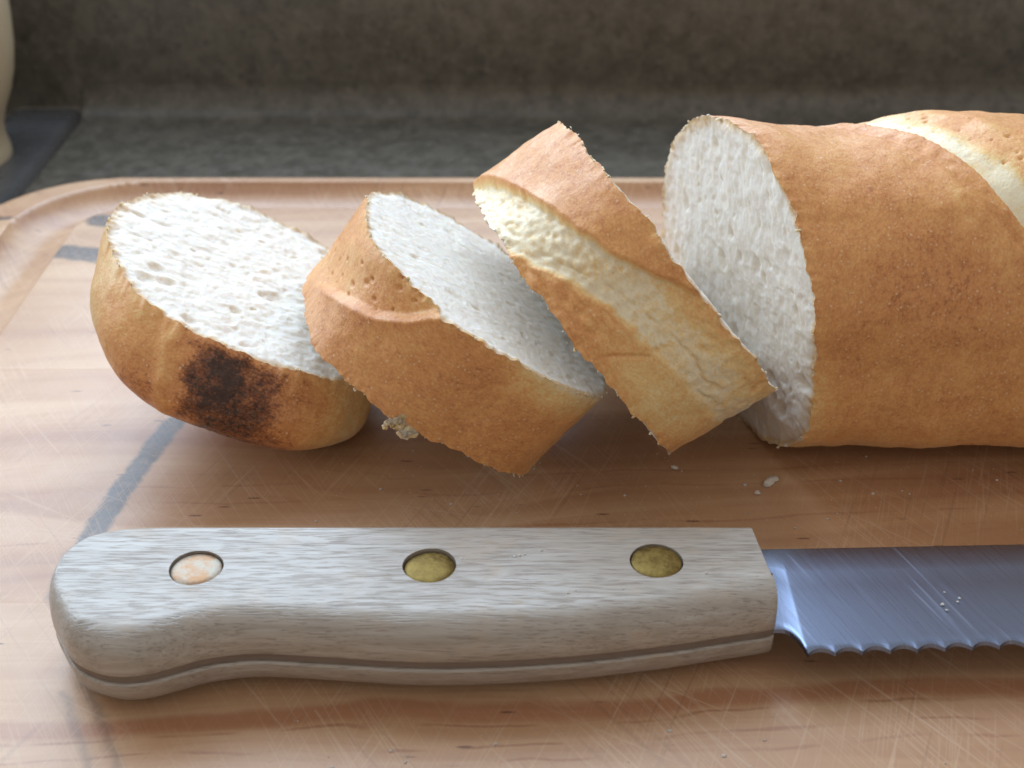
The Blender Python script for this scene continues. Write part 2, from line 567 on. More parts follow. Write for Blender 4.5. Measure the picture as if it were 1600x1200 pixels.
def make_jar():
    zb = CT - 0.14
    root = empty('ceramic_jar', (-20.5, 44.3, zb))
    prof = [(0.01, 0), (2.3, 0), (2.55, 0.12), (2.62, 0.4), (2.58, 0.7), (2.5, 1.0), (2.52, 1.5), (2.72, 2.1), (3.0, 2.7), (3.22, 3.4), (3.38, 4.3),
            (3.46, 5.3), (3.46, 6.5), (3.3, 8), (3.05, 9.5), (2.9, 10.4), (3.05, 11.2), (3.05, 11.5), (2.85, 11.5), (2.7, 10.6), (2.9, 8), (2.6, 3), (0.01, 1.5)]
    v, f = lathe(prof)
    mesh_obj('body', v, f, M_ceramic, root)
    tag(root, 'cream ceramic jar standing at the far left edge', 'jar')


make_jar()

# ================================================================== CUTTING BOARD
BX0, BX1, BY0, BY1 = -15.7, 27.0, 9.4, 38.4


def rrect_dist(x, y, x0, x1, y0, y1, r):
    """distance inside a rounded rectangle (positive inside)"""
    cx, cy = (x0 + x1) / 2, (y0 + y1) / 2
    qx = np.abs(x - cx) - (x1 - x0) / 2 + r
    qy = np.abs(y - cy) - (y1 - y0) / 2 + r
    return -(np.hypot(np.maximum(qx, 0), np.maximum(qy, 0)) + np.minimum(np.maximum(qx, qy), 0) - r)


def board_h(x, y):
    eo = rrect_dist(x, y, BX0, BX1, BY0, BY1, 4.0)
    eg = rrect_dist(x, y, BX0 + 1.25, BX1 - 1.25, BY0 + 0.55, BY1 - 0.55, 3.45)
    w, d = 1.95, 0.55
    rr = ((w / 2) ** 2 + d * d) / (2 * d)
    s = np.clip(np.abs(eg - w / 2), 0, w / 2)
    g = -(np.sqrt(rr * rr - s * s) - (rr - d))
    ro = 0.22
    e = np.clip(eo, 0, ro)
    o = -(ro - np.sqrt(np.maximum(ro * ro - (ro - e) ** 2, 0)))
    return np.minimum(g, 0) + o


def make_board():
    root = empty('cutting_board', (5.6, 24, CT))
    off = -root.location
    seams = [BY0, 10.0, 18.25, 26.55, 34.85, BY1]
    tones = [0.3, 0.55, 0.15, 0.75, 0.4]
    base = np.unique(np.concatenate([np.arange(BX0, -11.4, 0.07), np.arange(-11.4, 22.6, 0.5), np.arange(22.6, BX1, 0.07), [BX1]]).round(4))
    for k in range(len(seams) - 1):
        y0, y1 = seams[k], seams[k + 1]
        ys = np.arange(y0, y1 - 0.02, 0.075)
        ys = np.append(ys, y1)
        if k == 0:
            ys = np.concatenate([[y0], y0 + np.array([.004, .015, .03, .05]), ys[1:]])
        if k == len(seams) - 2:
            ys = np.concatenate([ys[:-1], y1 - np.array([.05, .03, .015, .004]), [y1]])
            ys = np.unique(ys.round(5))
        m, n = len(ys), len(base)
        V = np.zeros((m, n, 3))
        for i, y in enumerate(ys):
            dyc = max(0, BY0 + 4 - y, y - (BY1 - 4))
            inset = 4.0 - math.sqrt(max(16.0 - dyc * dyc, 0))
            V[i, :, 0] = np.clip(base, BX0 + inset, BX1 - inset)
            V[i, :, 1] = y
        V[..., 2] = board_h(V[..., 0], V[..., 1])
        # tiny easing at the glue lines
        for yy, has in ((y0, k > 0), (y1, k < len(seams) - 2)):
            if has:
                V[..., 2] -= 0.006 * np.clip(1 - np.abs(V[..., 1] - yy) / 0.03, 0, 1)
        F = grid_faces(m, n, flip=True).tolist()
        loop = [i * n for i in range(m)] + [(m - 1) * n + j for j in range(1, n)] + [i * n + n - 1 for i in range(m - 2, -1, -1)] + list(range(n - 2, 0, -1))
        vv = V.reshape(-1, 3)
        low = vv[loop].copy()
        low[:, 2] = CT
        b = len(vv)
        L = len(loop)
        for i in range(L):
            j = (i + 1) % L
            F.append((loop[j], loop[i], b + i, b + j))
        vv = np.vstack([vv, low])
        o = mesh_obj('stave', vv, F, M_board, root, attrs={'tone': np.full(len(vv), tones[k])}, sharp=35)
        o.location = off
    tag(root, 'worn scratched maple cutting board with a juice groove and dark scorch marks', 'cutting board')


make_board()


# ================================================================== BREAD
def rotm(al, ps, ro):
    ca, sa = math.cos(al), math.sin(al)
    Ry = np.array([[ca, 0, -sa], [0, 1, 0], [sa, 0, ca]])
    c, s = math.cos(ps), math.sin(ps)
    Rz = np.array([[c, -s, 0], [s, c, 0], [0, 0, 1]])
    c, s = math.cos(ro), math.sin(ro)
    Rx = np.array([[1, 0, 0], [0, c, -s], [0, s, c]])
    return Rz @ Ry @ Rx


def outline(ph, a, b, nt=2.15, nb=3.0):
    c, s = np.cos(ph), np.sin(ph)
    e = np.where(s > 0, nt, nb)
    r = (np.abs(c) ** e + np.abs(s) ** e) ** (-1 / e)
    return -a * r * c, b * r * s


ARC = 3.3   # cm of crust per radian, for features laid out on the crust


def bread(name, label, prm, mode, feature, seed, rough=1.0, length=None, N=620, M=80, faces=(-1, 1)):
    C, (al, ps, ro), t, p, q, a, b = prm[:3], prm[3:6], prm[6], prm[7], prm[8], prm[9], prm[10]
    root = empty(name, C, rotm(al, ps, ro))
    ph = np.linspace(-math.pi, math.pi, N, endpoint=False)
    v0, w0 = outline(ph, a, b)
    if mode == 'slice':
        sg = np.linspace(0, 1, M)
    elif mode == 'heel':
        sg = np.linspace(0, 1, M) ** 1.7
    else:
        sg = np.linspace(0, 1, M)
    S = sg[:, None] * np.ones((1, N))
    PH = np.ones((M, 1)) * ph[None, :]
    Vb = np.ones((M, 1)) * v0
    Wb = np.ones((M, 1)) * w0
    shear = p * Vb + q * Wb
    if mode == 'slice':
        U = (S - 0.5) * t + shear
    elif mode == 'heel':
        ub = np.exp(-((np.degrees(PH) + 75) / 50) ** 2)
        ul = np.exp(-((np.degrees(PH) - 28) / 45) ** 2)
        k = (1 - (1 - S) ** (2.9 + 1.2 * ub + 2.2 * ul)) ** (1 / 2.1)  + 0.07 * ub * np.sin(np.pi * S)
        U = -length * (1 - S) + shear * S
        Vb = Vb * k - 0.58 * np.sin(np.pi * np.clip(S, 0, 1)) ** 0.8 - 0.25 * (1 - S)
        Wb = Wb * k - 0.10 * (1 - S)
    else:
        e = np.clip((S * length - (length - 4)) / 4, 0, 0.9995)
        k = (1 - e ** 2.3) ** 0.5
        U = S * length + shear * (1 - S)
        Vb = Vb * k
        Wb = Wb * k
    # outward normals in the cross section
    dv, dw = np.gradient(v0), np.gradient(w0)
    dv[0] = dv[1]; dv[-1] = dv[-2]; dw[0] = dw[1]; dw[-1] = dw[-2]
    nn = np.hypot(dv, dw)
    nv, nw = -dw / nn, dv / nn
    sgn = np.sign((nv * v0 + nw * w0).mean())
    nv, nw = nv * sgn, nw * sgn
    U0 = S * t if mode == 'slice' else (S * length if mode == 'loaf' else U)
    disp, bake = feature(U0, np.degrees(PH), S)
    bake = bake - 0.13 * sst(-np.degrees(PH), 22, 52) + 0.05 * perlin(np.stack([U * 0.5, PH * 1.6, U * 0 + seed], -1)) * 2
    if mode != 'heel':
        bake = np.where(bake > 0.56, 0.56 + 0.35 * (bake - 0.56), bake)
    pos = np.stack([U, Vb, Wb], -1)
    q3 = pos + seed * 11.7
    bl = np.maximum(perlin(q3 * 3.1 + 5) - 0.28, 0)
    disp = disp + {1: 0.05, 2: 0.05, 3: 0.09, 4: -0.06}[seed] * np.cos(2 * PH + 0.4) + 0.05 * np.sin(3 * PH + seed * 2.7) * (0 if mode == 'heel' else 1) + 0.025 * bl
    disp = disp + 0.13 * perlin(q3 * 0.5) + 0.03 * perlin(q3 * 1.7) + 0.007 * perlin(q3 * 5.0) + 0.003 * perlin(q3 * 11)
    if mode == 'heel':
        disp = disp * np.clip(S * 6, 0, 1)
    Vd = Vb + nv * disp
    Wd = Wb + nw * disp
    # ragged knife-cut edges
    for side in (0, 1):
        if mode == 'heel' and side == 0 or mode == 'loaf' and side == 1:
            continue
        ew = np.exp(-np.abs(S - side) * (length or t) / 0.13)
        edge = np.stack([np.cos(ph) * 9, np.sin(ph) * 9, ph * 0 + seed + side * 5], -1)
        irr = sst(perlin(edge * 0.5 + 8), -0.2, 0.35)
        jag = 0.09 * perlin(edge * 0.6) + 0.05 * perlin(edge * 2.3) + irr * (0.07 * np.maximum(perlin(edge * 4.3), 0) + 0.05 * np.maximum(perlin(edge * 7.7 + 3) - 0.2, 0))
        U = U + ew * jag[None, :] * (1 if side else -1)
        er = 0.04 * perlin(edge * 2.3 + 40) + 0.025 * irr * perlin(edge * 7.7 + 40)
        Vd = Vd + ew * nv * er
        Wd = Wd + ew * nw * er
    cr = np.stack([U, Vd, Wd], -1)
    crust = mesh_obj('crust', cr.reshape(-1, 3), grid_faces(M, N, True), M_crust, root, attrs={'bake': np.clip(bake, 0, 1)})
    # crumb faces
    K = 190
    sq = np.linspace(-1, 1, K)
    qx, qy = np.meshgrid(sq, sq, indexing='ij')
    big = np.abs(qx) > np.abs(qy)
    with np.errstate(divide='ignore', invalid='ignore'):
        rr_ = np.where(big, qx, qy)
        th_ = np.where(big, math.pi / 4 * qy / np.where(qx == 0, 1, qx), math.pi / 2 - math.pi / 4 * qx / np.where(qy == 0, 1, qy))
    dxs, dys = rr_ * np.cos(th_), rr_ * np.sin(th_)
    rho = np.hypot(dxs, dys)
    pang = np.arctan2(dys, dxs)
    fi = (pang + math.pi) / (2 * math.pi) * N
    i0 = np.floor(fi).astype(int) % N
    i1 = (i0 + 1) % N
    ft = (fi - np.floor(fi))[..., None]
    for side in faces:
        if mode == 'heel' and side < 0 or mode == 'loaf' and side > 0:
            continue
        edge = cr[0] if side < 0 else cr[-1]
        ctr = edge.mean(0)
        kw = 31
        sm = np.stack([np.convolve(np.concatenate([edge[-15:, c], edge[:, c], edge[:15, c]]), np.ones(kw) / kw, 'valid') for c in range(3)], -1)
        # best-fit plane through the cut
        A = np.c_[edge[:, 1], edge[:, 2], np.ones(N)]
        pl = np.linalg.lstsq(A, edge[:, 0], rcond=None)[0]
        raw = edge[i0] * (1 - ft) + edge[i1] * ft
        smo = sm[i0] * (1 - ft) + sm[i1] * ft
        bw = sst(rho, 0.90, 1.0)[..., None]
        G = ctr + (smo * (1 - bw) + raw * bw - ctr) * rho[..., None]
        flat = pl[0] * G[..., 1] + pl[1] * G[..., 2] + pl[2]
        bw = sst(rho, 0.93, 1.0)
        G[..., 0] = flat * (1 - bw) + (raw[..., 0]) * bw
        v, w = G[..., 1], G[..., 2]
        s = seed * 3 + side
        z0 = v * 0
        wv = v + 0.12 * perlin(np.stack([v * 2, w * 2, z0 + s], -1)) + 0.03 * perlin(np.stack([v * 8, w * 8, z0 + s], -1))
        ww = w + 0.12 * perlin(np.stack([v * 2, w * 2, z0 + s + 9], -1)) + 0.03 * perlin(np.stack([v * 8, w * 8, z0 + s + 5], -1))
        d1 = np.maximum(pits(wv, ww * 0.8, 1.5, 0.05, 0.22, 0.36, s), pits(wv * 0.9, ww * 0.6, 0.9, 0.10, 0.36, 0.24, s + 60))
        d2 = pits(wv, ww * 0.9, 3.1, 0.04, 0.17, 0.5, s + 20)
        d3 = pits(wv, ww * 0.95, 7.0, 0.03, 0.09, 0.7, s + 40)
        pit = 0.6 * d1 + 0.45 * d2 + 0.3 * d3
        ridg = perlin(np.stack([wv * 2.0, ww * 1.5, z0 + s], -1)) * 0.7 + perlin(np.stack([wv * 4.6, ww * 3.8, z0 + s], -1)) * 0.5 + perlin(np.stack([wv * 9, ww * 8, z0 + s], -1)) * 0.22
        hgt = rough * (0.05 * ridg - 0.085 * d1 - 0.03 * d2 - 0.008 * d3)
        hgt = hgt + 0.05 * perlin(np.stack([v * 0.5, w * 0.5, z0 + s], -1)) + 0.006 * perlin(np.stack([v * 11, w * 11, z0], -1))
        fade = sst(1 - rho, 0, 0.03)
        G[..., 0] += side * hgt * fade
        en = perlin(np.stack([np.cos(pang) * 7, np.sin(pang) * 7, z0 + s], -1))
        rim = sst(rho + 0.014 * en, 0.955, 0.990)
        if mode != 'slice':
            wide = np.exp(-((np.degrees(pang) - 115) / 42) ** 2)
            lump = perlin(np.stack([v * 3.5, w * 3.5, z0 + s], -1))
            rim = np.maximum(rim, 0.75 * wide * sst(rho + 0.05 * lump, 0.90, 0.99))
        mesh_obj('crumb', G.reshape(-1, 3), grid_faces(K, K, flip=side < 0), M_crumb, root,
                 attrs={'rim': rim, 'pit': np.clip(pit, 0, 1)})
    tag(root, label, 'bread slice' if mode != 'loaf' else 'bread loaf', 'cut slices of the loaf' if mode != 'loaf' else None)
    return root, cr


def gauss(x, s):
    return np.exp(-(x / s) ** 2)


def deg_pts(pts):
    return [(u, R(f) * ARC) for u, f in pts]


def feat_heel(u, ph, S):
    arc = np.radians(ph) * ARC
    d = np.zeros_like(u)
    bake = 0.44 + 0.06 * S
    # scorched patch on the front, sharp on one side, fading on the other
    line = 18 - (1 - S) * 10
    c = ph - line
    wob = 4 * perlin(np.stack([u * 2.5, arc * 2.5, u * 0 + 2], -1))
    patch = sst(-(c + wob * 1.3), -5.0, 12.0) * (1 - sst(-(c + wob * 2.4), 10, 66))
    patch = patch * sst(S, 0.0, 0.10) * (1 - 0.55 * sst(S, 0.93, 1.0))
    d = d + 0.03 * patch * perlin(np.stack([u * 7, arc * 7, u * 0 + 2], -1)) - 0.03 * patch * pits(u, arc, 6, 0.03, 0.08, 0.6, 31)
    bake = bake + 0.50 * patch + 0.07 * patch * perlin(np.stack([u * 4, arc * 4, u * 0 + 6], -1))
    # pale raised fold beside the scorch
    fold = gauss(c - 4.5, 3.2) * sst(S, 0.15, 0.4) * (1 - sst(S, 0.9, 1))
    d = d + 0.07 * fold - 0.03 * patch
    bake = bake - 0.10 * fold
    # browner cheek low on the left, golden towards both ends
    bake = bake + 0.22 * gauss(ph - 24, 14) * gauss(S - 0.42, 0.22)
    bake = bake - 0.18 * gauss(ph + 62, 22) - 0.14 * sst(ph, 38, 70) - 0.06 * sst(S, 0.75, 1.0) * (1 - patch)
    return d, bake


def slash_fields(u, ph, pts):
    arc = np.radians(ph) * ARC
    dist, side = polydist(u, arc, deg_pts(pts))
    return dist * side


def feat_slice2(u, ph, S):
    t = u.max()
    arc = np.radians(ph) * ARC
    pts = [(-0.10 * t, 112), (0.25 * t, 78), (0.46 * t, 56), (0.58 * t, 43), (0.74 * t, 34), (1.0 * t, 25), (1.2 * t, 17)]
    c = slash_fields(u, ph, pts)           # + above the ear (towards the top)
    w = sst(S, 0.12, 0.45)
    d = w * (0.08 * np.exp(-np.abs(np.minimum(c, 0)) / 0.45) * (c <= 0.0) + (c > 0) * (0.08 - 0.20 * sst(c, 0.0, 0.22) + 0.12 * sst(c, 0.3, 1.35)))
    op = w * sst(c, 0.06, 0.2) * (1 - sst(c, 0.9, 1.5))
    pt = pits(u + 0.05 * perlin(np.stack([u * 5, arc * 5, u * 0], -1)), arc * 0.8, 4.6, 0.04, 0.10, 0.42, 5) * op
    d = d - 0.05 * pt
    bake = 0.56 + 0.05 * perlin(np.stack([u, arc, u * 0], -1))
    bake = bake - 0.10 * op + 0.12 * pt
    bake = bake + 0.10 * w * gauss(c + 0.02, 0.07)
    bake = bake - 0.28 * sst(S, 0.55, 1.0) * sst(-ph, -8, 20) - 0.10 * sst(S, 0.9, 1.0)
    bake = bake + 0.05 * gauss(ph - 12, 14)
    return d, bake


def feat_slice3(u, ph, S):
    t = u.max()
    arc = np.radians(ph) * ARC
    up = [(-.15 * t, 128), (.08 * t, 105), (.24 * t, 84), (.40 * t, 56), (.52 * t, 37), (.64 * t, 23), (.82 * t, 10), (1.1 * t, -6)]
    lo = [(-.15 * t, 66), (0, 51), (.17 * t, 35), (.30 * t, 25), (.42 * t, 12), (.46 * t, -2), (.52 * t, -22), (.50 * t, -48)]
    cu = slash_fields(u, ph, up)     # + on the upper lobe
    cl = slash_fields(u, ph, lo)     # + on the side of the slash
    wob = 0.10 * perlin(np.stack([u * 3, arc * 3, u * 0], -1))
    upper = sst(cu + wob * 0.4, -0.02, 0.16)
    lower = sst(-cl + wob, -0.02, 0.18)
    slash = np.clip(1 - upper - lower, 0, 1)
    hi = sst(ph, -8, 14)
    d = 0.12 * upper + 0.03 * lower - 0.10 * slash * hi
    d = d + 0.05 * upper * gauss(cu, 0.22)
    d = d + 0.06 * lower * hi * gauss(cl, 0.14)
    # flaky steps on the torn strip and thin cracks
    fl = perlin(np.stack([u * 5, arc * 2.2, u * 0 + 4], -1))
    d = d + 0.10 * np.abs(fl) * (0.8 * slash + lower) * hi + 0.035 * slash * perlin(np.stack([u * 6, arc * 6, u * 0 + 9], -1))
    bake = 0.57 * upper + 0.50 * lower * sst(ph, -14, 12) + 0.05 * slash + 0.24 * lower * (1 - sst(ph, -14, 12))
    bake = bake - 0.10 * gauss(cl, 0.16) * hi
    pt = pits(u + 0.08 * perlin(np.stack([u * 4, arc * 4, u * 0], -1)), arc * 0.7, 3.6, 0.025, 0.085, 0.28, 8) * slash
    d = d - 0.04 * pt
    bake = bake + 0.10 * pt
    for pl, wd in (([(.20 * t, 40), (.30 * t, 31), (.42 * t, 22), (.50 * t, 14), (.56 * t, 4), (.62 * t, -5)], 0.03),
                   ([(.02 * t, 2), (.20 * t, -2), (.40 * t, -8), (.52 * t, -12)], 0.03),
                   ([(.52 * t, -12), (.46 * t, -20), (.52 * t, -30), (.60 * t, -36)], 0.025),
                   ([(.62 * t, -5), (.66 * t, -16), (.60 * t, -24), (.70 * t, -34)], 0.025)):
        dd, _ = polydist(u + 0.04 * perlin(np.stack([u * 6, arc * 6, u * 0], -1)), arc, deg_pts(pl))
        brk = sst(perlin(np.stack([u * 2.2, arc * 2.2, u * 0 + 3], -1)), -0.25, 0.2)
        d = d - 0.045 * gauss(dd, wd) * brk
        bake = bake + 0.06 * gauss(dd, wd * 0.9) * brk
    # golden right margin and brown lower margin
    bake = bake + 0.26 * sst(S, 0.66, 0.98) * (1 - upper) + 0.14 * gauss(ph + 44, 12) * (1 - upper)
    bake = bake + 0.16 * sst(-S, -0.22, 0.0) * sst(-ph, -30, 20)
    bake = bake - 0.08 * upper * sst(S, 0.92, 1.0)
    return d, bake


def feat_loaf(u, ph, S):
    arc = np.radians(ph) * ARC
    d = np.zeros_like(u)
    bake = 0.56 + 0.05 * perlin(np.stack([u * 0.8, arc * 0.8, u * 0], -1))
    ear = [(2.75, 125), (3.2, 100), (3.45, 85), (3.58, 76), (3.8, 63), (3.95, 53), (4.2, 44), (4.6, 34), (5.1, 20), (6.1, 4), (7.2, -8)]
    for sh in (0.0, 4.7, 9.4):
        if sh > 9:
            ex = [(x + sh, f) for x, f in ear]
        else:
            ex = [(x + sh, f) for x, f in ear]
        c = slash_fields(u, ph, ex)       # + to the right of the ear
        w = sst(ph, -4, 16) * (1 - sst(ph, 112, 128))
        wob = 0.08 * perlin(np.stack([u * 2, arc * 2, u * 0 + sh], -1))
        cc = c + wob
        left = 0.08 * np.exp(-np.abs(np.minimum(c, 0)) / 0.55) * (c <= 0)
        right = (c > 0) * (0.08 - 0.26 * sst(c, 0.0, 0.14) + 0.30 * sst(c, 0.2, 1.5) - 0.12 * sst(c, 1.5, 3.6))
        d = d + w * (left + right)
        op = w * sst(cc, 0.02, 0.10) * (1 - sst(cc, 0.42, 1.0))
        pt = pits(u, arc, 4.4, 0.03, 0.085, 0.3, 3 + sh) * w * sst(cc, 0.35, 0.7) * (1 - sst(cc, 1.2, 1.6))
        d = d - 0.06 * pt
        bake = bake - 0.50 * op - 0.14 * w * sst(cc, 0.3, 0.6) * (1 - sst(cc, 1.2, 1.9)) + 0.14 * pt
        bake = bake + 0.05 * w * gauss(c + 0.24, 0.26) * (c < 0.05)
        d = d + 0.035 * w * gauss(c + 0.28, 0.25) * perlin(np.stack([u * 4, arc * 4, u * 0], -1))
        fold = slash_fields(u, ph, [(x - 0.42, f + 3) for x, f in ex])
        d = d - 0.05 * w * gauss(fold, 0.06)
    # golden rim beside the cut and along the bottom
    bake = bake - 0.20 * gauss(u, 0.5) * sst(-ph, -25, 15) - 0.12 * sst(-ph, 38, 60)
    d = d - 0.30 * sst(u, 0.2, 2.6) * (1 - sst(u, 2.7, 4.2)) * gauss(ph - 100, 36)
    # vertical stretch marks on the front
    st = perlin(np.stack([u * 3.2, arc * 0.9, u * 0 + 7], -1))
    d = d + 0.012 * st
    bake = bake - 0.06 * np.maximum(st, 0)
    return d, bake


S1 = [-5.66, 25.721, 2.893, R(62.892), R(2.754), R(-.225), .01, -.054, -.017, 3.483, 3.128]
S2 = [-1.30588, 23.98682, 2.61533, 0.92008, -0.07635, 0.10029, 2.33356, -0.21672, -0.04688, 3.65197, 2.82389]
S3 = [2.08439, 24.10665, 3.45673, 0.61745, 0.03090, -0.16431, 2.31876, -0.18979, -0.05857, 3.55409, 3.16474]
SL = [4.60, 24.95, 3.12, 0, R(.661), 0, .001, -.30, -.066, 3.561, 3.12]

heel, heel_cr = bread('bread_heel', 'end slice with a scorched black patch on its crust, leftmost of the bread slices', S1, 'heel', feat_heel, 1, 1.0,
                      length=2.3, M=110)
slice2, s2_cr = bread('bread_slice', 'middle bread slice leaning on the scorched end slice, white crumb facing up', S2, 'slice', feat_slice2, 2, 0.5)
slice3, s3_cr = bread('bread_slice', 'tilted bread slice nearest the loaf, split pale crust facing front', S3, 'slice', feat_slice3, 3, 0.8)
loaf, loaf_cr = bread('bread_loaf', 'uncut remainder of the crusty white loaf lying at the right', SL, 'loaf', feat_loaf, 4, 1.0, length=19.0, M=420)

# rest every piece on the board
for o, cr in ((heel, heel_cr), (slice2, s2_cr), (slice3, s3_cr), (loaf, loaf_cr)):
    m = np.array(o.matrix_world.to_3x3())
    z = (cr.reshape(-1, 3) @ m.T)[:, 2].min() * CM + o.location.z
    print('ZMIN', o.name, z / CM)
    o.location.z -= z - 0.00005


def blob(r, seed, sub=3, amp=0.45, sx=1, sy=1, sz=1):
    bm = bmesh.new()
    bmesh.ops.create_icosphere(bm, subdivisions=sub, radius=1.0)
    p = np.array([v.co[:] for v in bm.verts])
    f = [[v.index for v in fc.verts] for fc in bm.faces]
    bm.free()
    p = p * (1 + amp * perlin(p * 1.3 + seed * 7.1) + amp * 0.6 * perlin(p * 3.1 + seed))[:, None]
    return p * r * np.array([sx, sy, sz]), f


def shreds(root, cr, row, a0, a1, n, seed, out):
    """little ragged bits of torn crust and crumb along a cut edge"""
    g = np.random.default_rng(seed)
    N = cr.shape[1]
    V, F, c = [], [], 0
    for k in range(n):
        ang = R(g.uniform(a0, a1))
        j = int((ang + math.pi) / (2 * math.pi) * N) % N
        r = g.uniform(0.007, 0.02) * (2.0 if g.random() < 0.14 else 1)
        st = g.uniform(0.6, 2.4)
        p, f = blob(r, k + seed, 2, 0.6, st, 1, 1)
        q = g.normal(size=(3, 3))
        q, _ = np.linalg.qr(q)
        if abs(q[0, 0]) < 0.4:
            p = p @ q.T
        p = p + cr[row, j] + np.array([out * r * st * 0.4, 0, 0]) + g.normal(size=3) * 0.008
        V.append(p)
        F += [[i + c for i in t] for t in f]
        c += len(p)
    V = np.vstack(V)
    o = mesh_obj('edge_shreds', V, F, M_crumb, root, attrs={'rim': 0.95 + 0.6 * perlin(V * 3), 'pit': np.zeros(len(V))})
    o['kind'] = 'stuff'


shreds(slice2, s2_cr, 0, -75, 40, 30, 11, -1)
shreds(slice2, s2_cr, -1, -60, 110, 34, 12, 1)
shreds(slice3, s3_cr, 0, -75, 80, 44, 13, -1)
shreds(slice3, s3_cr, -1, -60, 110, 34, 14, 1)
shreds(loaf, loaf_cr, 0, -100, 190, 44, 15, -1)
shreds(heel, heel_cr, -1, -60, 190, 50, 16, 1)


def make_tuft():
    """torn shred of crumb hanging from the lower cut edge of the middle slice"""
    M, N = s2_cr.shape[:2]
    j = int((R(12) + math.pi) / (2 * math.pi) * N)
    base = s2_cr[0, j]
    m = np.array(slice2.matrix_world.to_3x3())
    V, F = [], []
    n = 0
    # world-space offsets (cm) turned into the slice's own frame
    spots = [(0.0, 0.0, -0.05, 0.17), (-0.05, -0.06, -0.20, 0.13), (0.06, -0.08, -0.34, 0.11), (0.14, -0.1, -0.44, 0.085), (-0.04, -0.08, -0.47, 0.075),
             (-0.20, -0.06, -0.20, 0.075), (-0.31, -0.08, -0.19, 0.05), (-0.36, -0.08, -0.30, 0.04), (0.2, -0.02, -0.12, 0.14), (0.02, -0.1, -0.56, 0.035)]
    for k, (dx, dy, dz, r) in enumerate(spots):
        p, f = blob(r, k + 3, 3, 0.5, 1.2, 0.8, 1.0)
        p = p * 1.15 + np.array([dx + 0.05, dy + 0.12, dz * 0.85 + 0.22])
        p = p @ m + base
        V.append(p)
        F += [[i + n for i in q] for q in f]
        n += len(p)
    V = np.vstack(V)
    mesh_obj('torn_shred', V, F, M_crumb, slice2, attrs={'rim': 0.95 + 0.5 * perlin(V * 4), 'pit': np.zeros(len(V))})


make_tuft()

# ================================================================== KNIFE
def spline(pts, n):
    """closed Catmull-Rom through pts, resampled evenly"""
    p = np.array(pts, float)
    k = len(p)
    out = []
    for i in range(k):
        a, b, c, d = p[i - 1], p[i], p[(i + 1) % k], p[(i + 2) % k]
        for t in np.linspace(0, 1, 24, endpoint=False):
            out.append(0.5 * ((2 * b) + (c - a) * t + (2 * a - 5 * b + 4 * c - d) * t * t + (3 * b - a - 3 * c + d) * t ** 3))
    q = np.array(out)
    s = np.concatenate([[0], np.cumsum(np.linalg.norm(np.diff(np.vstack([q, q[:1]]), axis=0), axis=1))])
    q = np.vstack([q, q[:1]])
    tt = np.linspace(0, s[-1], n, endpoint=False)
    return np.c_[np.interp(tt, s, q[:, 0]), np.interp(tt, s, q[:, 1])]


HANDLE = [(-7.36, 16.22), (-7.05, 15.77), (-6.79, 15.55), (-6.45, 15.39), (-6.08, 15.34), (-5.69, 15.41), (-5.23, 15.6), (-4.81, 15.76), (-4.11, 15.86),
          (-3.07, 15.79), (-1.53, 15.67), (-0.26, 15.70), (1.02, 15.81), (2.45, 16.04), (3.44, 16.25), (4.10, 16.38), (4.27, 16.44), (4.34, 16.60),
          (4.28, 17.2), (4.22, 17.8), (4.17, 18.25), (4.10, 18.36), (3.9, 18.40), (2.2, 18.40), (0, 18.40), (-2.5, 18.40), (-5.0, 18.40), (-6.2, 18.39), (-6.9, 18.30),
          (-7.35, 18.02), (-7.62, 17.5), (-7.68, 17.0), (-7.58, 16.6)]
HO = spline(HANDLE, 420)
_t = np.roll(HO, -1, 0) - np.roll(HO, 1, 0)
_t /= np.linalg.norm(_t, axis=1)[:, None]
HN = np.c_[-_t[:, 1], _t[:, 0]]          # inward for a counter-clockwise outline
if ((HO.mean(0) - HO) * HN).sum() < 0:
    HN = -HN
RIVETS = [(-5.24, 17.15), (-1.37, 17.21), (2.41, 17.33)]
RR = 0.43


def ring(z, inset, wob=0.0):
    # broader rounding on the belly than along the back
    front = sst(-HN[:, 1] * -1.0, -0.4, 0.6)      # inward normal pointing +y = belly side
    k = 0.38 + 0.62 * front
    k = k * (1 - 0.45 * sst(HN[:, 0], 0.3, 0.9))
    k = k * (1 - 0.86 * sst(-HN[:, 0], 0.3, 0.9) * (HO[:, 0] > 3.6))
    p = HO + HN * (inset * k)[:, None]
    # keep the square-cut blade end inside the rounded belly and back
    end = HO[:, 0] > 3.6
    yb = 16.29 + (p[:, 0] - 3.6) * 0.20 + inset
    p[:, 1] = np.where(end, np.clip(p[:, 1], yb + 0.02 * np.clip((p[:, 0] - 4.1) / 0.2, 0, 1), 18.40 - 0.38 * inset), p[:, 1])
    zz = np.full(len(p), z)
    return np.c_[p, zz]


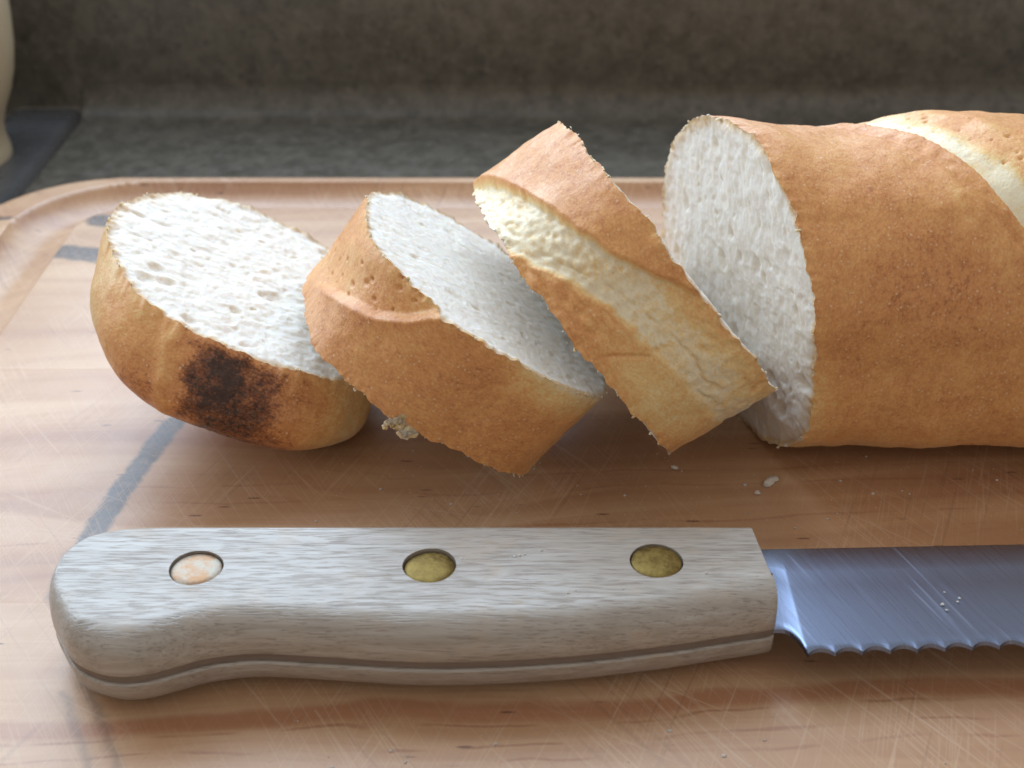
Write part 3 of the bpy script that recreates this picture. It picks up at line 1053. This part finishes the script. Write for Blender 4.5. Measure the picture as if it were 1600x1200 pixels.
def scale_mesh(name, levels, cap_z, parent, off, holes):
    V = [ring(z, i) for z, i in levels]
    n = len(HO)
    vv = np.vstack(V)
    F = grid_faces(len(levels), n, True).tolist()
    bm = bmesh.new()
    bv = [bm.verts.new(p) for p in vv]
    for f in F:
        bm.faces.new([bv[i] for i in f])
    top = bv[-n:]
    edges = []
    for i in range(n):
        e = bm.edges.get((top[i], top[(i + 1) % n]))
        edges.append(e)
    if holes:
        zt = levels[-1][0]
        for cx, cy in RIVETS:
            lp = []
            lw = []
            for k in range(48):
                a = 2 * math.pi * k / 48
                rr = (RR + 0.018) * (1 + 0.012 * math.sin(3 * a + cx))
                lp.append(bm.verts.new((cx + rr * math.cos(a), cy + rr * math.sin(a), zt)))
                lw.append(bm.verts.new((cx + rr * math.cos(a), cy + rr * math.sin(a), zt - 0.2)))
            for k in range(48):
                k2 = (k + 1) % 48
                edges.append(bm.edges.new((lp[k], lp[k2])))
                bm.faces.new((lp[k], lw[k], lw[k2], lp[k2]))
            bm.faces.new(lw)
    bmesh.ops.triangle_fill(bm, use_beauty=True, use_dissolve=False, edges=edges)
    bmesh.ops.recalc_face_normals(bm, faces=bm.faces[:])
    for v in bm.verts:
        v.co *= CM
    me = bpy.data.meshes.new(name)
    bm.to_mesh(me)
    bm.free()
    me.polygons.foreach_set('use_smooth', np.ones(len(me.polygons), bool))
    me.set_sharp_from_angle(angle=R(38))
    me.materials.append(M_handle)
    o = bpy.data.objects.new(name, me)
    col.objects.link(o)
    o.parent = parent
    o.location = off
    return o


def make_knife():
    root = empty('bread_knife', (0, 17, 0))
    off = -root.location
    up = [(0.95, 0.10), (0.96, 0.02), (1.0, 0.0), (1.15, 0.0), (1.28, 0.015), (1.40, 0.05), (1.50, 0.105), (1.58, 0.175), (1.64, 0.26), (1.68, 0.36), (1.698, 0.46), (1.70, 0.52), (1.70, 0.56)]
    scale_mesh('handle_scale', up, 1.7, root, off, True)
    lo = [(0.0, 0.80), (0.012, 0.70), (0.05, 0.56), (0.14, 0.38), (0.27, 0.22), (0.42, 0.11), (0.60, 0.04), (0.74, 0.02), (0.775, 0.05), (0.78, 0.10)]
    V = [ring(z, i) for z, i in lo]
    n = len(HO)
    vv = np.vstack(V)
    F = grid_faces(len(lo), n, True).tolist() + [list(range(n))[::-1], [len(vv) - n + i for i in range(n)]]
    o = mesh_obj('handle_scale', vv, F, M_handle, root, sharp=38)
    o.location = off
    V = np.vstack([ring(0.778, 0.075), ring(0.952, 0.075)])
    F = grid_faces(2, n, True).tolist()
    o = mesh_obj('tang', V, F, M_tang, root, sharp=38)
    o.location = off
    for k, (cx, cy) in enumerate(RIVETS):
        rec = (0.035, 0.045, 0.012)[k]
        prof = [(RR, 1.55), (RR, 1.70 - rec - 0.03), (RR - 0.025, 1.70 - rec - 0.005), (RR * 0.7, 1.70 - rec + 0.012), (RR * 0.4, 1.70 - rec + 0.022), (0.004, 1.70 - rec + 0.026)]
        v, f = lathe(prof, 48)
        v = v + np.array([cx, cy, 0])
        o = mesh_obj('rivet', v, f, M_brass_worn if k == 0 else M_brass, root, sharp=50)
        o.location = off
    make_blade(root, off)
    tag(root, 'serrated bread knife with weathered grey wooden handle and three brass rivets', 'knife')


def make_blade(root, off):
    # stations along the blade: spine y and edge y (scalloped)
    L0, L1 = 4.15, 24.5
    xs = np.concatenate([np.arange(L0, 4.79, 0.02), np.arange(4.79, L1, 0.022)])
    pitch = 0.452
    spine = 18.62 + (xs - 4.3) * 0.031
    taper = sst(xs, 18.0, L1)
    spine = spine - 1.9 * taper ** 2
    edge0 = 16.0 + (xs - 4.79) * 0.060
    ph = ((xs - 4.79) / pitch) % 1.0
    scal = 0.125 * np.sin(np.pi * ph) ** 0.8
    first = xs < 4.79
    edge = edge0 + scal
    ch = np.interp(xs, [4.15, 4.45, 4.52, 4.60, 4.66, 4.72, 4.76, 4.79], [16.58, 16.60, 16.59, 16.52, 16.42, 16.28, 16.14, 16.0])
    edge = np.where(first, ch, edge)
    edge = np.minimum(edge, spine - 0.03)
    # cross-section: flat by the spine, hollow ground towards the edge
    fr = np.array([0.0, 0.02, 0.10, 0.235, 0.245, 0.40, 0.55, 0.70, 0.82, 0.90, 0.94, 0.975, 1.0])
    top = np.array([0.915, 0.925, 0.925, 0.925, 0.922, 0.910, 0.897, 0.884, 0.875, 0.870, 0.868, 0.860, 0.845])
    bot = np.array([0.785, 0.775, 0.775, 0.775, 0.775, 0.775, 0.775, 0.775, 0.775, 0.775, 0.775, 0.775, 0.775])
    n = len(xs)
    base_edge = np.where(first, ch, edge0 + 0.06)
    def surf(zs, lift):
        g = np.zeros((n, len(fr), 3))
        for j, f in enumerate(fr):
            g[:, j, 0] = xs
            g[:, j, 1] = spine + (base_edge + 0.12 - spine) * f / 0.94 if f <= 0.94 else base_edge + 0.12 + (edge - base_edge - 0.12) * (f - 0.94) / 0.06
            g[:, j, 2] = zs[j]
        return g
    T, B = surf(top, 0), surf(bot, 0)
    B[:, -1, 1] -= 0.015
    k = len(fr)
    vv = np.vstack([T.reshape(-1, 3), B.reshape(-1, 3)])
    b = n * k
    F = grid_faces(n, k, flip=False).tolist() + (grid_faces(n, k, flip=True) + b).tolist()
    for i in range(n - 1):
        F.append((i * k, (i + 1) * k, b + (i + 1) * k, b + i * k))
        F.append(((i + 1) * k + k - 1, i * k + k - 1, b + i * k + k - 1, b + (i + 1) * k + k - 1))
    for i in (0, n - 1):
        for j in range(k - 1):
            F.append((i * k + j, i * k + j + 1, b + i * k + j + 1, b + i * k + j))
    o = mesh_obj('blade', vv, F, M_steel, root, sharp=24)
    o.location = off


make_knife()

# ================================================================== CRUMBS
def crumb_thing(x, y, z, r, seed, label, sx=1, sy=1, sz=1, rot=0.0):
    p, f = blob(r, seed, 3, 0.5, sx, sy, sz)
    c, s = math.cos(rot), math.sin(rot)
    p = p @ np.array([[c, s, 0], [-s, c, 0], [0, 0, 1]])
    p[:, 2] -= p[:, 2].min()
    o = mesh_obj('bread_crumb', p, f, M_crumb, attrs={'rim': np.full(len(p), 0.35), 'pit': np.zeros(len(p))})
    o.location = Vector((x, y, z)) * CM
    tag(o, label, 'crumb', 'crumbs fallen on the board')
    return o


crumb_thing(5.26, 21.95, 0.0, 0.13, 2, 'largest pale bread flake lying on the board in front of the loaf', 1.5, 0.75, 0.35, 0.7)
crumb_thing(4.93, 21.56, 0.0, 0.05, 5, 'tiny round crumb touching distance left of the largest flake', 1.1, 0.9, 0.7)
crumb_thing(3.36, 22.45, 0.0, 0.06, 6, 'small crumb on the board under the tip of the tilted slice', 1.3, 0.8, 0.6)


def fine_crumbs():
    V, F, n = [], [], 0
    spots = []
    for _ in range(260):
        x = rng.uniform(-4, 10)
        y = rng.uniform(19.2, 23.2) if rng.random() < 0.75 else rng.uniform(14.3, 15.4)
        spots.append((x, y, 0.002, rng.uniform(0.006, 0.012) if rng.random() < 0.8 else rng.uniform(0.015, 0.035)))
    for x, y in ((7.55, 17.21), (7.27, 17.14), (7.39, 17.45), (7.3, 17.0), (7.6, 17.3)):
        spots.append((x, y, 0.908, rng.uniform(0.015, 0.035)))
    for x, y in ((-0.84, 17.38), (-0.78, 17.36), (0.05, 17.43), (0.13, 17.46), (0.22, 17.5), (1.03, 16.57), (0.9, 16.5), (1.8, 16.6), (0.5, 17.6), (3.2, 17.0)):
        spots.append((x, y, 1.699, rng.uniform(0.012, 0.028)))
    for k, (x, y, z, r) in enumerate(spots):
        p, f = blob(r, k, 1, 0.6, 1.2, 1, 0.7)
        p[:, 2] += z + r * 0.3
        p[:, :2] += (x, y)
        V.append(p)
        F += [[i + n for i in q] for q in f]
        n += len(p)
    V = np.vstack(V)
    o = mesh_obj('fine_crumbs', V, F, M_crumb, attrs={'rim': rng.uniform(0, 0.8, len(V)), 'pit': np.zeros(len(V))})
    tag(o, 'dusting of tiny crumbs over board, handle and blade', 'crumbs', None, 'stuff')


fine_crumbs()
